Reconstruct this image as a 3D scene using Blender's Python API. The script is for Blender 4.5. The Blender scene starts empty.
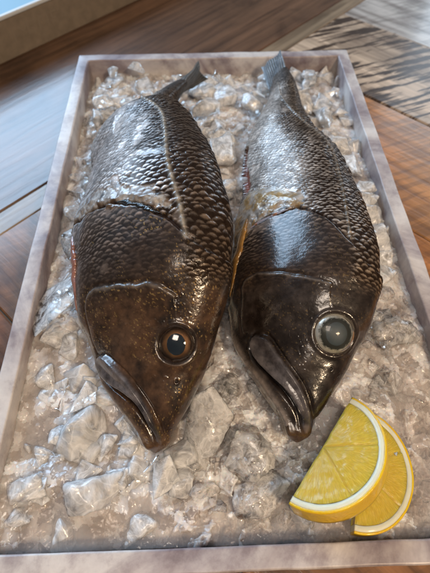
import bpy, bmesh, math, random
import numpy as np
from mathutils import Vector, Matrix
random.seed(7)
S = 0.01                       # all coordinates below are centimetres
scene = bpy.context.scene
col = scene.collection

# ------------------------------------------------------------------ helpers
def link(o, parent=None):
    col.objects.link(o)
    if parent is not None: o.parent = parent
    return o

def tag(o, label=None, cat=None, group=None, kind=None):
    if label: o['label'] = label
    if cat: o['category'] = cat
    if group: o['group'] = group
    if kind: o['kind'] = kind
    return o

def mesh_np(name, V, F, mat, parent=None, smooth=True, attrs=None, origin=(0, 0, 0)):
    V = (np.asarray(V, dtype=np.float64).reshape(-1, 3) - np.array(origin)) * S
    me = bpy.data.meshes.new(name)
    FL = F if isinstance(F, list) else [F]
    FL = [np.asarray(f, dtype=np.int32) for f in FL]; n = sum(len(f) for f in FL)
    flat = np.concatenate([f.ravel() for f in FL]); tot = np.concatenate([np.full(len(f), f.shape[1], dtype=np.int32) for f in FL])
    me.vertices.add(len(V)); me.vertices.foreach_set('co', V.astype(np.float32).ravel())
    me.loops.add(len(flat)); me.loops.foreach_set('vertex_index', flat)
    me.polygons.add(n)
    me.polygons.foreach_set('loop_start', (np.cumsum(tot) - tot).astype(np.int32))
    me.polygons.foreach_set('loop_total', tot)
    me.update(calc_edges=True)
    me.polygons.foreach_set('use_smooth', np.full(n, smooth))
    for an, arr in (attrs or {}).items():
        arr = np.asarray(arr, dtype=np.float32)
        if arr.ndim == 1:
            a = me.attributes.new(an, 'FLOAT', 'POINT'); a.data.foreach_set('value', arr)
        else:
            a = me.attributes.new(an, 'FLOAT_COLOR', 'POINT')
            c = np.ones((len(arr), 4), np.float32); c[:, :3] = arr
            a.data.foreach_set('color', c.ravel())
    me.update()
    me.materials.append(mat)
    o = bpy.data.objects.new(name, me)
    o.location = Vector(origin) * S
    if parent is not None:
        link(o, parent); o.location = (Vector(origin) * S) - parent.location
    else: link(o)
    return o

def bm_obj(name, bm, mat, parent=None, smooth=False, loc=None):
    me = bpy.data.meshes.new(name); bm.to_mesh(me); bm.free()
    for p in me.polygons: p.use_smooth = smooth
    me.materials.append(mat)
    o = bpy.data.objects.new(name, me); link(o, parent)
    if loc is not None: o.location = loc
    return o

def grid_faces(nu, nv, wrap=False):
    i = np.arange(nu - 1)[:, None]; j = np.arange(nv if wrap else nv - 1)[None, :]
    jn = (j + 1) % nv
    a = i * nv + j; b = (i + 1) * nv + j; c = (i + 1) * nv + jn; d = i * nv + jn
    return np.stack([a, b, c, d], -1).reshape(-1, 4)

def sst(a, b, x):
    t = np.clip((x - a) / (b - a), 0, 1); return t * t * (3 - 2 * t)

def hash3(i, j, k, s=0):
    n = (i * 374761393 + j * 668265263 + k * 2147483647 + s * 974634777) & 0xffffffff
    n = ((n ^ (n >> 13)) * 1274126177) & 0xffffffff
    n = ((n ^ (n >> 16)) * 2246822519) & 0xffffffff
    return ((n ^ (n >> 15)) & 0xffffff) / float(0xffffff)

def vnoise(P, s=0):
    P = np.asarray(P, float); I = np.floor(P).astype(np.int64); f = P - I; f = f * f * (3 - 2 * f)
    r = 0
    for a in (0, 1):
        for b in (0, 1):
            for c in (0, 1):
                w = (f[..., 0] if a else 1 - f[..., 0]) * (f[..., 1] if b else 1 - f[..., 1]) * (f[..., 2] if c else 1 - f[..., 2])
                r = r + w * hash3(I[..., 0] + a, I[..., 1] + b, I[..., 2] + c, s)
    return r * 2 - 1

def fbm(P, o=4, s=0):
    r = 0; a = 1; t = 0
    for k in range(o):
        r = r + a * vnoise(P * 2 ** k + 17.3 * k, s + k); t += a; a *= .5
    return r / t

def lerp(a, b, t):
    t = np.asarray(t)[..., None]; return np.asarray(a) * (1 - t) + np.asarray(b) * t

# ------------------------------------------------------------------ materials
def new_mat(name):
    m = bpy.data.materials.new(name); m.use_nodes = True
    nt = m.node_tree; b = nt.nodes['Principled BSDF']
    return m, nt, b
def nd(nt, t, **kw):
    n = nt.nodes.new(t)
    for k, v in kw.items():
        if k in n.inputs: n.inputs[k].default_value = v
        else: setattr(n, k, v)
    return n
def noise(nt, scale, detail=4, rough=.5, vec=None, dist=0.):
    n = nd(nt, 'ShaderNodeTexNoise'); n.inputs['Scale'].default_value = scale; n.inputs['Detail'].default_value = detail
    n.inputs['Roughness'].default_value = rough; n.inputs['Distortion'].default_value = dist
    if vec is None:
        tc = nd(nt, 'ShaderNodeTexCoord'); vec = tc.outputs['Object']
    nt.links.new(vec, n.inputs['Vector']); return n
def ramp(nt, src, stops):
    r = nd(nt, 'ShaderNodeValToRGB'); e = r.color_ramp.elements
    while len(e) < len(stops): e.new(.5)
    for k, (p, c) in enumerate(stops):
        e[k].position = p; e[k].color = (*c, 1) if len(c) == 3 else c
    nt.links.new(src, r.inputs[0]); return r
def mix(nt, fac, a, b, mode='MIX'):
    m = nd(nt, 'ShaderNodeMix'); m.data_type = 'RGBA'; m.blend_type = mode
    for k, v in ((0, fac), (6, a), (7, b)):
        if hasattr(v, 'is_linked') or hasattr(v, 'links'): nt.links.new(v, m.inputs[k])
        else: m.inputs[k].default_value = v if k == 0 else (*v, 1)
    return m.outputs[2]
def mathn(nt, op, a, b=None, clamp=False):
    m = nd(nt, 'ShaderNodeMath'); m.operation = op; m.use_clamp = clamp
    for k, v in ((0, a), (1, b)):
        if v is None: continue
        if hasattr(v, 'links'): nt.links.new(v, m.inputs[k])
        else: m.inputs[k].default_value = v
    return m.outputs[0]
def bump(nt, h, strength, dist, b, prev=None, inp='Normal'):
    n = nd(nt, 'ShaderNodeBump'); n.inputs['Strength'].default_value = strength; n.inputs['Distance'].default_value = dist
    nt.links.new(h, n.inputs['Height'])
    if prev: nt.links.new(prev.outputs[0], n.inputs['Normal'])
    if b: nt.links.new(n.outputs[0], b.inputs[inp])
    return n

# fish skin: colour and wetness come from attributes computed with the scale pattern
def fish_mat(name):
    m, nt, b = new_mat(name)
    a = nd(nt, 'ShaderNodeAttribute'); a.attribute_name = 'skin'
    g = nd(nt, 'ShaderNodeAttribute'); g.attribute_name = 'gloss'
    n1 = noise(nt, 900, 3, .6); n2 = noise(nt, 260, 4, .6)
    r = ramp(nt, n2.outputs[0], [(.3, (.6, .6, .6)), (.7, (1.35, 1.35, 1.35))])
    c = mix(nt, 1., a.outputs['Color'], r.outputs[0], 'MULTIPLY')
    nt.links.new(c, b.inputs['Base Color'])
    rr = mathn(nt, 'ADD', g.outputs['Fac'], mathn(nt, 'MULTIPLY', n2.outputs[0], .18))
    nt.links.new(rr, b.inputs['Roughness'])
    me = nd(nt, 'ShaderNodeAttribute'); me.attribute_name = 'silver'
    nt.links.new(me.outputs['Fac'], b.inputs['Metallic'])
    b.inputs['Coat Roughness'].default_value = .06
    ct = nd(nt, 'ShaderNodeAttribute'); ct.attribute_name = 'wet'
    nt.links.new(ct.outputs['Fac'], b.inputs['Coat Weight'])
    nt.links.new(mathn(nt, 'MULTIPLY', ct.outputs['Fac'], .35), b.inputs['Specular IOR Level'])
    b1 = bump(nt, n2.outputs[0], .16, .0006, None)
    bump(nt, n1.outputs[0], .18, .0003, b, b1)
    b2 = bump(nt, n1.outputs[0], .22, .0004, b, b1, 'Coat Normal')
    return m
M = {}
M['skin'] = fish_mat('wet_fish_skin')

def simple(name, colr, rough=.4, coat=0., sss=0., trans=0., ior=1.45, bs=0, bd=.0005, metal=0., var=0.):
    m, nt, b = new_mat(name)
    b.inputs['Base Color'].default_value = (*colr, 1); b.inputs['Roughness'].default_value = rough
    b.inputs['Coat Weight'].default_value = coat; b.inputs['Coat Roughness'].default_value = .08
    b.inputs['Transmission Weight'].default_value = trans; b.inputs['IOR'].default_value = ior; b.inputs['Metallic'].default_value = metal
    if sss:
        b.inputs['Subsurface Weight'].default_value = sss; b.inputs['Subsurface Radius'].default_value = (.006, .004, .003)
        b.inputs['Subsurface Scale'].default_value = 1.
    if bs or var:
        n = noise(nt, bs or 200, 4, .6)
        if bs: bump(nt, n.outputs[0], .5, bd, b)
        if var:
            n2 = noise(nt, 90, 4, .6)
            r = ramp(nt, n2.outputs[0], [(.3, tuple(c * (1 - var) for c in colr)), (.7, tuple(min(1, c * (1 + var)) for c in colr))])
            nt.links.new(r.outputs[0], b.inputs['Base Color'])
    return m

def marble(name):
    m, nt, b = new_mat(name)
    n0 = noise(nt, 9, 6, .6, dist=1.2); n1 = noise(nt, 40, 6, .7); n2 = noise(nt, 150, 4, .6)
    c0 = ramp(nt, n0.outputs[0], [(.36, (.20, .15, .17)), (.47, (.44, .39, .39)), (.56, (.66, .62, .59)), (.7, (.73, .70, .67))])
    c1 = ramp(nt, n1.outputs[0], [(.36, (.45, .38, .41)), (.50, (.85, .82, .82)), (.66, (1.05, 1.03, 1.02))])
    c = mix(nt, .75, c0.outputs[0], c1.outputs[0], 'MULTIPLY')
    nt.links.new(c, b.inputs['Base Color'])
    r = ramp(nt, n1.outputs[0], [(.3, (.48,) * 3), (.7, (.36,) * 3)])
    nt.links.new(r.outputs[0], b.inputs['Roughness'])
    b.inputs['Subsurface Weight'].default_value = .25; b.inputs['Subsurface Radius'].default_value = (.004, .003, .0025); b.inputs['Subsurface Scale'].default_value = 1.
    b.inputs['Coat Weight'].default_value = .12; b.inputs['Coat Roughness'].default_value = .15
    bump(nt, n2.outputs[0], .25, .0004, b)
    return m
M['marble'] = marble('wet_marble')

def ice_mat(name, white, rough, cw=(.86, .84, .82), scale=120):
    """wet ice: a clear part, a milky part that follows clouds and fracture planes, and a sharp wet surface"""
    m, nt, b = new_mat(name)
    nt.nodes.remove(b)
    n = noise(nt, scale, 6, .65, dist=1.); n2 = noise(nt, 420, 4, .6); n3 = noise(nt, 75, 3, .5)
    v = nd(nt, 'ShaderNodeTexVoronoi'); v.feature = 'DISTANCE_TO_EDGE'; v.inputs['Scale'].default_value = 130.
    tc = nd(nt, 'ShaderNodeTexCoord'); vm = nd(nt, 'ShaderNodeVectorMath'); vm.operation = 'ADD'
    sc_ = nd(nt, 'ShaderNodeVectorMath'); sc_.operation = 'SCALE'; sc_.inputs[3].default_value = .012
    nt.links.new(n3.outputs[1], sc_.inputs[0]); nt.links.new(tc.outputs['Object'], vm.inputs[0]); nt.links.new(sc_.outputs[0], vm.inputs[1]); nt.links.new(vm.outputs[0], v.inputs['Vector'])
    crack = ramp(nt, v.outputs['Distance'], [(0., (.20,) * 3), (.05, (0, 0, 0))])
    r = ramp(nt, n.outputs[0], [(.36, (max(0, white - .25),) * 3), (.62, (min(1, white + .35),) * 3)])
    wf = mathn(nt, 'ADD', r.outputs[0], crack.outputs[0], True)
    bp = bump(nt, n3.outputs[0], .35, .003, None); bp = bump(nt, n2.outputs[0], .3, .0006, None, bp)
    w = nd(nt, 'ShaderNodeBsdfPrincipled'); w.inputs['Base Color'].default_value = (*cw, 1); w.inputs['Roughness'].default_value = .3
    w.inputs['Subsurface Weight'].default_value = .6; w.inputs['Subsurface Radius'].default_value = (.003, .0028, .0026); w.inputs['Subsurface Scale'].default_value = 1.
    w.inputs['Specular IOR Level'].default_value = 0
    rf = nd(nt, 'ShaderNodeBsdfRefraction'); rf.inputs['IOR'].default_value = 1.15; rf.inputs['Roughness'].default_value = rough
    tr = nd(nt, 'ShaderNodeBsdfTransparent'); tr.inputs['Color'].default_value = (1., .995, .99, 1)
    gl = nd(nt, 'ShaderNodeBsdfGlossy'); gl.inputs['Roughness'].default_value = rough * .6 + .02
    fr = nd(nt, 'ShaderNodeFresnel'); fr.inputs['IOR'].default_value = 1.5
    for q in (w, rf, gl, fr): nt.links.new(bp.outputs[0], q.inputs['Normal'])
    def mx(f, a, c):
        x = nd(nt, 'ShaderNodeMixShader')
        if hasattr(f, 'links'): nt.links.new(f, x.inputs[0])
        else: x.inputs[0].default_value = f
        nt.links.new(a.outputs[0], x.inputs[1]); nt.links.new(c.outputs[0], x.inputs[2]); return x
    o = mx(fr.outputs[0], mx(wf, mx(.15, tr, rf), w), gl)
    nt.links.new(o.outputs[0], nt.nodes['Material Output'].inputs['Surface'])
    return m
M['ice_clear'] = ice_mat('clear_ice', .12, .04, (.98, .96, .94))
M['ice_mid'] = ice_mat('cloudy_ice', .26, .07, (.98, .95, .92))
M['ice_white'] = ice_mat('white_ice', .48, .10, (.99, .98, .97))
def water_mat():
    m, nt, b = new_mat('melt_water'); nt.nodes.remove(b)
    n = noise(nt, 55, 4, .55); n2 = noise(nt, 190, 3, .5)
    bp = bump(nt, n.outputs[0], .35, .003, None); bp = bump(nt, n2.outputs[0], .12, .001, None, bp)
    tr = nd(nt, 'ShaderNodeBsdfTransparent'); tr.inputs['Color'].default_value = (.93, .90, .88, 1)
    df = nd(nt, 'ShaderNodeBsdfDiffuse'); df.inputs['Color'].default_value = (.68, .66, .65, 1)
    gl = nd(nt, 'ShaderNodeBsdfGlossy'); gl.inputs['Roughness'].default_value = .04
    fr = nd(nt, 'ShaderNodeFresnel'); fr.inputs['IOR'].default_value = 1.36
    for q in (gl, fr): nt.links.new(bp.outputs[0], q.inputs['Normal'])
    a_ = nd(nt, 'ShaderNodeMixShader'); a_.inputs[0].default_value = .20; nt.links.new(tr.outputs[0], a_.inputs[1]); nt.links.new(df.outputs[0], a_.inputs[2])
    c_ = nd(nt, 'ShaderNodeMixShader'); nt.links.new(fr.outputs[0], c_.inputs[0]); nt.links.new(a_.outputs[0], c_.inputs[1]); nt.links.new(gl.outputs[0], c_.inputs[2])
    nt.links.new(c_.outputs[0], nt.nodes['Material Output'].inputs['Surface']); return m
M['water'] = water_mat()

def bed_mat():
    m, nt, b = new_mat('packed_wet_ice')
    n = noise(nt, 45, 5, .6, dist=.8); n2 = noise(nt, 230, 5, .65); n3 = noise(nt, 14, 4, .6)
    c = ramp(nt, n.outputs[0], [(.28, (.35, .325, .315)), (.42, (.56, .54, .53)), (.56, (.78, .775, .77)), (.72, (.96, .97, .98))])
    c2 = ramp(nt, n3.outputs[0], [(.35, (.86, .81, .79)), (.6, (1, .99, .98))])
    vc = nd(nt, 'ShaderNodeTexVoronoi'); vc.inputs['Scale'].default_value = 150.; vc.inputs['Randomness'].default_value = 1.
    tc = nd(nt, 'ShaderNodeTexCoord'); vm = nd(nt, 'ShaderNodeVectorMath'); vm.operation = 'ADD'
    sc_ = nd(nt, 'ShaderNodeVectorMath'); sc_.operation = 'SCALE'; sc_.inputs[3].default_value = .010
    nt.links.new(n2.outputs[1], sc_.inputs[0]); nt.links.new(tc.outputs['Object'], vm.inputs[0]); nt.links.new(sc_.outputs[0], vm.inputs[1]); nt.links.new(vm.outputs[0], vc.inputs['Vector'])
    sp = nd(nt, 'ShaderNodeSeparateColor'); nt.links.new(vc.outputs['Color'], sp.inputs[0])
    chip = ramp(nt, sp.outputs[0], [(.0, (.48, .42, .39)), (.5, (.82, .79, .78)), (1., (1.3, 1.34, 1.40))])
    cx = mix(nt, .8, c.outputs[0], c2.outputs[0], 'MULTIPLY')
    nt.links.new(mix(nt, .75, cx, chip.outputs[0], 'MULTIPLY'), b.inputs['Base Color'])
    b.inputs['Roughness'].default_value = .16; b.inputs['IOR'].default_value = 1.33
    b.inputs['Subsurface Weight'].default_value = .9; b.inputs['Subsurface Radius'].default_value = (.008, .006, .005); b.inputs['Subsurface Scale'].default_value = 1.
    b.inputs['Coat Weight'].default_value = 1.; b.inputs['Coat Roughness'].default_value = .03; b.inputs['Coat IOR'].default_value = 1.33
    x = bump(nt, n.outputs[0], .4, .002, None)
    bump(nt, n2.outputs[0], .45, .0008, b, x)
    return m
M['bed'] = bed_mat()

def table_mat():
    m, nt, b = new_mat('varnished_reclaimed_wood')
    gr = nd(nt, 'ShaderNodeAttribute'); gr.attribute_name = 'grain'
    wc = nd(nt, 'ShaderNodeAttribute'); wc.attribute_name = 'wood'
    sw = nd(nt, 'ShaderNodeAttribute'); sw.attribute_name = 'saw'
    mp = nd(nt, 'ShaderNodeMapping'); mp.inputs['Scale'].default_value = (1.2, 22, 1); nt.links.new(gr.outputs['Vector'], mp.inputs[0])
    n1 = noise(nt, 4, 8, .65, mp.outputs[0], .6)
    mp2 = nd(nt, 'ShaderNodeMapping'); mp2.inputs['Scale'].default_value = (3, 5, 1); nt.links.new(gr.outputs['Vector'], mp2.inputs[0])
    n2 = noise(nt, 3, 6, .6, mp2.outputs[0], .4)
    c1 = ramp(nt, n1.outputs[0], [(.3, (.35, .3, .27)), (.5, (.85, .82, .8)), (.7, (1.25, 1.22, 1.2))])
    c2 = ramp(nt, n2.outputs[0], [(.30, (.28, .22, .2)), (.46, (.9, .88, .85)), (.65, (1.25, 1.2, 1.15))])
    c = mix(nt, 1., wc.outputs['Color'], c1.outputs[0], 'MULTIPLY'); c = mix(nt, .9, c, c2.outputs[0], 'MULTIPLY')
    # saw marks run across the rough board
    mp0 = nd(nt, 'ShaderNodeMapping'); mp0.inputs['Rotation'].default_value = (0, 0, math.radians(-25)); nt.links.new(gr.outputs['Vector'], mp0.inputs[0])
    mp3 = nd(nt, 'ShaderNodeMapping'); mp3.inputs['Scale'].default_value = (58, 4.5, 1); nt.links.new(mp0.outputs[0], mp3.inputs[0])
    n3 = noise(nt, 2.6, 5, .6, mp3.outputs[0], .3)
    s1 = ramp(nt, n3.outputs[0], [(.50, (0, 0, 0)), (.54, (1, 1, 1))])
    sf = mathn(nt, 'MULTIPLY', s1.outputs[0], sw.outputs['Fac'])
    c = mix(nt, sf, c, (.055, .033, .022))
    nt.links.new(c, b.inputs['Base Color'])
    b.inputs['Roughness'].default_value = .42
    nt.links.new(mathn(nt, 'SUBTRACT', .72, mathn(nt, 'MULTIPLY', sw.outputs['Fac'], .5)), b.inputs['Coat Weight']); b.inputs['Coat Roughness'].default_value = .16; b.inputs['Specular IOR Level'].default_value = .25
    x = bump(nt, n1.outputs[0], .5, .0012, b)
    bump(nt, n1.outputs[0], .25, .001, b, None, 'Coat Normal')
    return m
M['wood'] = table_mat()
M['backboard'] = simple('unfinished_grey_brown_stone', (.23, .175, .12), .55, var=.15)

# ------------------------------------------------------------------ table (planks laid in two directions)
r2 = math.sqrt(.5)
def table():
    V = []; F = []; G = []; Wd = []; Sw = []
    def board(kind, a0, a1, l0, l1, colr, saw=0., top=0., idn=0):
        # kind 'p': strip a0..a1 in p, running along m ; kind 'm': strip in m, running along p
        g = .06; a0 += g; a1 -= g; bv = .12
        na, nl = 6, 40
        xs = [a0, a0, a0 + bv] + list(np.linspace(a0 + bv, a1 - bv, na)[1:-1]) + [a1 - bv, a1, a1]
        zs = [-3, top - bv, top] + [top] * (na - 2) + [top, top - bv, -3]
        ls = np.linspace(l0, l1, nl); base = len(V)
        for l in ls:
            for x, z in zip(xs, zs):
                p, m_ = (x, l) if kind == 'p' else (l, x)
                V.append(((p - m_) * r2, (p + m_) * r2, z))
                G.append((l * .01 + idn * 3.7, x * .01 + idn * 1.3, idn * .77)); Wd.append(colr); Sw.append(saw)
        n = len(xs)
        for i in range(nl - 1):
            for j in range(n - 1):
                a = base + i * n + j; F.append((a, a + n, a + n + 1, a + 1) if kind == 'm' else (a, a + 1, a + n + 1, a + n))
        f0 = base
    # left field, boards along p
    cs = [(.15, .08, .045), (.22, .115, .055), (.17, .095, .05), (.22, .12, .06), (.12, .07, .04)]
    for k, (a, b_) in enumerate([(32.6, 56), (56, 64), (64, 74), (74, 90), (90, 110), (110, 140)]):
        board('m', a, b_, -120, 170, cs[(k + 0) % 5], 0, [0, .05, 0, .06, 0, 0][k], k)
    board('m', 30.2, 32.6, -120, 170, (.27, .20, .13), 0, .03, 9)
    rc = {55: (.60, .57, .54), 41.6: (.55, .43, .32), 28: (.50, .25, .09), 14: (.42, .19, .06), 0: (.30, .15, .07), -14: (.20, .09, .045), -28: (.3, .2, .1), -60: (.2, .1, .06)}
    edges = [-100, -60, -28, -14, 0, 14, 28, 41.6, 55, 70, 90, 130]
    for k in range(len(edges) - 1):
        e = edges[k]
        board('p', e, edges[k + 1], -140, 30.2, rc.get(e, (.3, .2, .12)), 1. if e == 41.6 else (.35 if e in (28, 55) else .2), .04 * (k % 2), 20 + k)
    F2 = np.array(F)
    return mesh_np('table', V, F2, M['wood'], attrs=None), np.array(G), np.array(Wd), np.array(Sw)
tb, G, Wd, Sw = table()
me = tb.data
a = me.attributes.new('grain', 'FLOAT_VECTOR', 'POINT'); a.data.foreach_set('vector', G.astype(np.float32).ravel())
a = me.attributes.new('wood', 'FLOAT_COLOR', 'POINT'); a.data.foreach_set('color', np.c_[Wd, np.ones(len(Wd))].astype(np.float32).ravel())
a = me.attributes.new('saw', 'FLOAT', 'POINT'); a.data.foreach_set('value', Sw.astype(np.float32))
tag(tb, kind='structure')
bmx = bmesh.new(); bmx.from_mesh(me); bmesh.ops.recalc_face_normals(bmx, faces=bmx.faces); bmx.to_mesh(me); bmx.free()
for p in me.polygons: p.use_smooth = False

# ------------------------------------------------------------------ trays
def tray_bm(w, l, h, t, fl, bev=.14):
    """open tray, origin at the middle of its front edge, on z = 0"""
    bm = bmesh.new()
    def ring(x, y0, y1, z): return [bm.verts.new((a_ * S, b_ * S, z * S)) for a_, b_ in ((-x, y0), (x, y0), (x, y1), (-x, y1))]
    r = [ring(w / 2 - .15, .15, l - .15, 0), ring(w / 2, 0, l, .2), ring(w / 2, 0, l, h), ring(w / 2 - t, t, l - t, h), ring(w / 2 - t, t, l - t, fl)]
    bm.faces.new(r[0][::-1])
    for a_, b_ in zip(r[:-1], r[1:]):
        for k in range(4): bm.faces.new((a_[k], a_[(k + 1) % 4], b_[(k + 1) % 4], b_[k]))
    bm.faces.new(r[-1])
    bmesh.ops.recalc_face_normals(bm, faces=bm.faces)
    ed = [e for e in bm.edges if not all(v.co.z < .21 * S for v in e.verts)]
    bmesh.ops.bevel(bm, geom=ed, offset=bev * S, segments=4, affect='EDGES', profile=.6)
    bmesh.ops.subdivide_edges(bm, edges=[e for e in bm.edges if e.calc_length() > .02], cuts=60, use_grid_fill=True)
    vs = list(bm.verts); q = np.array([v.co[:] for v in vs]) / S      # hand-cut stone: slightly uneven edges
    a_, b_, c_ = fbm(q * .45, 3, 5) * .07 * S, fbm(q * .45, 3, 8) * .07 * S, fbm(q * .6, 3, 9) * .06 * S
    for v, x, y, z in zip(vs, a_, b_, c_):
        v.co.x += x; v.co.y += y
        if v.co.z > .02: v.co.z += z
    return bm
tray = bm_obj('marble_tray', tray_bm(28, 45.25, 3.5, 1.1, 1.0), M['marble'], smooth=True)
tag(tray, 'long rectangular mottled marble tray with thin rim, filled with ice and two fish', 'tray')

tray2 = bpy.data.objects.new('serving_tray', None); link(tray2)
tray2.location = Vector((-23.3 * S, 51.2 * S, 0)); tray2.rotation_euler = (0, 0, math.radians(45))
def box_bm(x0, x1, y0, y1, z0, z1, bev=.1):
    bm = bmesh.new(); bmesh.ops.create_cube(bm, size=1)
    for v in bm.verts:
        v.co = Vector(((x0 + x1) / 2 + v.co.x * (x1 - x0), (y0 + y1) / 2 + v.co.y * (y1 - y0), (z0 + z1) / 2 + v.co.z * (z1 - z0))) * S
    bmesh.ops.bevel(bm, geom=list(bm.edges), offset=bev * S, segments=3, affect='EDGES'); return bm
tag(tray2, 'grey brown raised serving board with white rim at the upper left corner of the table', 'serving board')
bm_obj('base', box_bm(-22, 30, 0, 30, 0, 4.1), M['backboard'], tray2)
M['white_rim'] = simple('white_glaze', (.62, .62, .60), .5)
M['pale_top'] = simple('matt_blue_glaze', (.22, .42, .56), .6)
rb = bmesh.new()
for x0, x1, y0, y1 in ((-22, 30, -.05, .5), (-22, 30, 29.5, 30.05), (-22.05, -21.5, .5, 29.5), (29.5, 30.05, .5, 29.5)):
    t_ = box_bm(x0, x1, y0, y1, 4.1, 4.5, .08); m_ = bpy.data.meshes.new('tmp'); t_.to_mesh(m_); t_.free(); rb.from_mesh(m_); bpy.data.meshes.remove(m_)
bm_obj('rim', rb, M['white_rim'], tray2)
bm_obj('top_panel', box_bm(-21.4, 29.4, .6, 29.4, 4.1, 4.3, .03), M['pale_top'], tray2)
# faint worn strokes of lettering on the side of the board
M['faint'] = simple('worn_print', (.25, .195, .137), .6)
mk = bmesh.new()
def stroke(x0, z0, x1, z1, w=.16):
    d = Vector((x1 - x0, 0, z1 - z0)); L = d.length; d.normalize(); n = Vector((-d.z, 0, d.x)) * w / 2
    a_ = Vector((x0, -.012, z0)); b_ = Vector((x1, -.012, z1))
    mk.faces.new([mk.verts.new(q * S) for q in (a_ + n, a_ - n, b_ - n, b_ + n)])
for st in ((1.0, 1.5, 1.0, 2.9), (1.7, 2.9, 2.3, 2.3), (2.3, 2.3, 2.9, 2.9), (2.9, 2.9, 2.9, 1.7), (3.6, 1.6, 3.6, 1.8), (4.4, 3.0, 4.4, 1.7), (4.4, 3.0, 5.1, 3.0), (5.6, 1.7, 5.6, 3.0), (6.2, 3.0, 6.9, 3.0), (6.2, 3.0, 6.2, 1.7), (6.2, 2.3, 6.8, 2.3)): stroke(*st)
bm_obj('faded_lettering', mk, M['faint'], tray2)

# ------------------------------------------------------------------ fish
ST = {'A': [([-4.38, 5.54, 3.6], 0.11, 64.0, 0.7), ([-4.43, 7.32, 4.2], 1.74, 63.0, 0.64), ([-4.51, 9.38, 4.5], 3.16, 62.0, 0.6), ([-4.64, 11.74, 5.03], 4.32, 60.0, 0.57), ([-4.85, 14.13, 5.78], 5.26, 57.0, 0.56), ([-4.93, 16.97, 6.34], 5.85, 54.0, 0.56), ([-5.39, 20.08, 6.54], 5.99, 52.0, 0.56), ([-5.67, 23.32, 6.16], 5.5, 52.0, 0.56), ([-6.11, 26.95, 5.66], 4.84, 52.0, 0.56), ([-7.0, 29.8, 5.21], 4.15, 50.0, 0.56), ([-6.36, 31.86, 4.71], 3.43, 46.0, 0.52), ([-5.6, 33.6, 4.6], 2.6, 42.0, 0.50), ([-4.6, 35.2, 4.9], 1.9, 45.0, 0.50), ([-3.6, 36.9, 4.9], 1.5, 48.0, 0.42)],
      'B': [([3.33, 5.82, 3.6], 0.1, 66.0, 0.7), ([3.52, 7.66, 4.0], 1.54, 66.0, 0.64), ([3.7, 9.59, 4.2], 2.84, 66.0, 0.6), ([3.88, 11.59, 4.58], 3.87, 65.0, 0.57), ([4.25, 13.72, 5.02], 4.53, 64.0, 0.56), ([4.7, 16.0, 5.26], 4.78, 62.0, 0.56), ([4.86, 18.53, 5.27], 4.69, 60.0, 0.56), ([4.95, 21.32, 5.16], 4.44, 58.0, 0.56), ([5.12, 24.35, 4.99], 4.07, 55.0, 0.56), ([4.71, 27.39, 4.71], 3.5, 50.0, 0.56), ([4.75, 30.59, 4.64], 2.89, 45.0, 0.56), ([5.36, 33.39, 4.57], 2.24, 40.0, 0.52), ([5.82, 35.91, 4.71], 1.64, 35.0, 0.45), ([5.84, 38.47, 4.66], 1.23, 33.0, 0.36)]}
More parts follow.
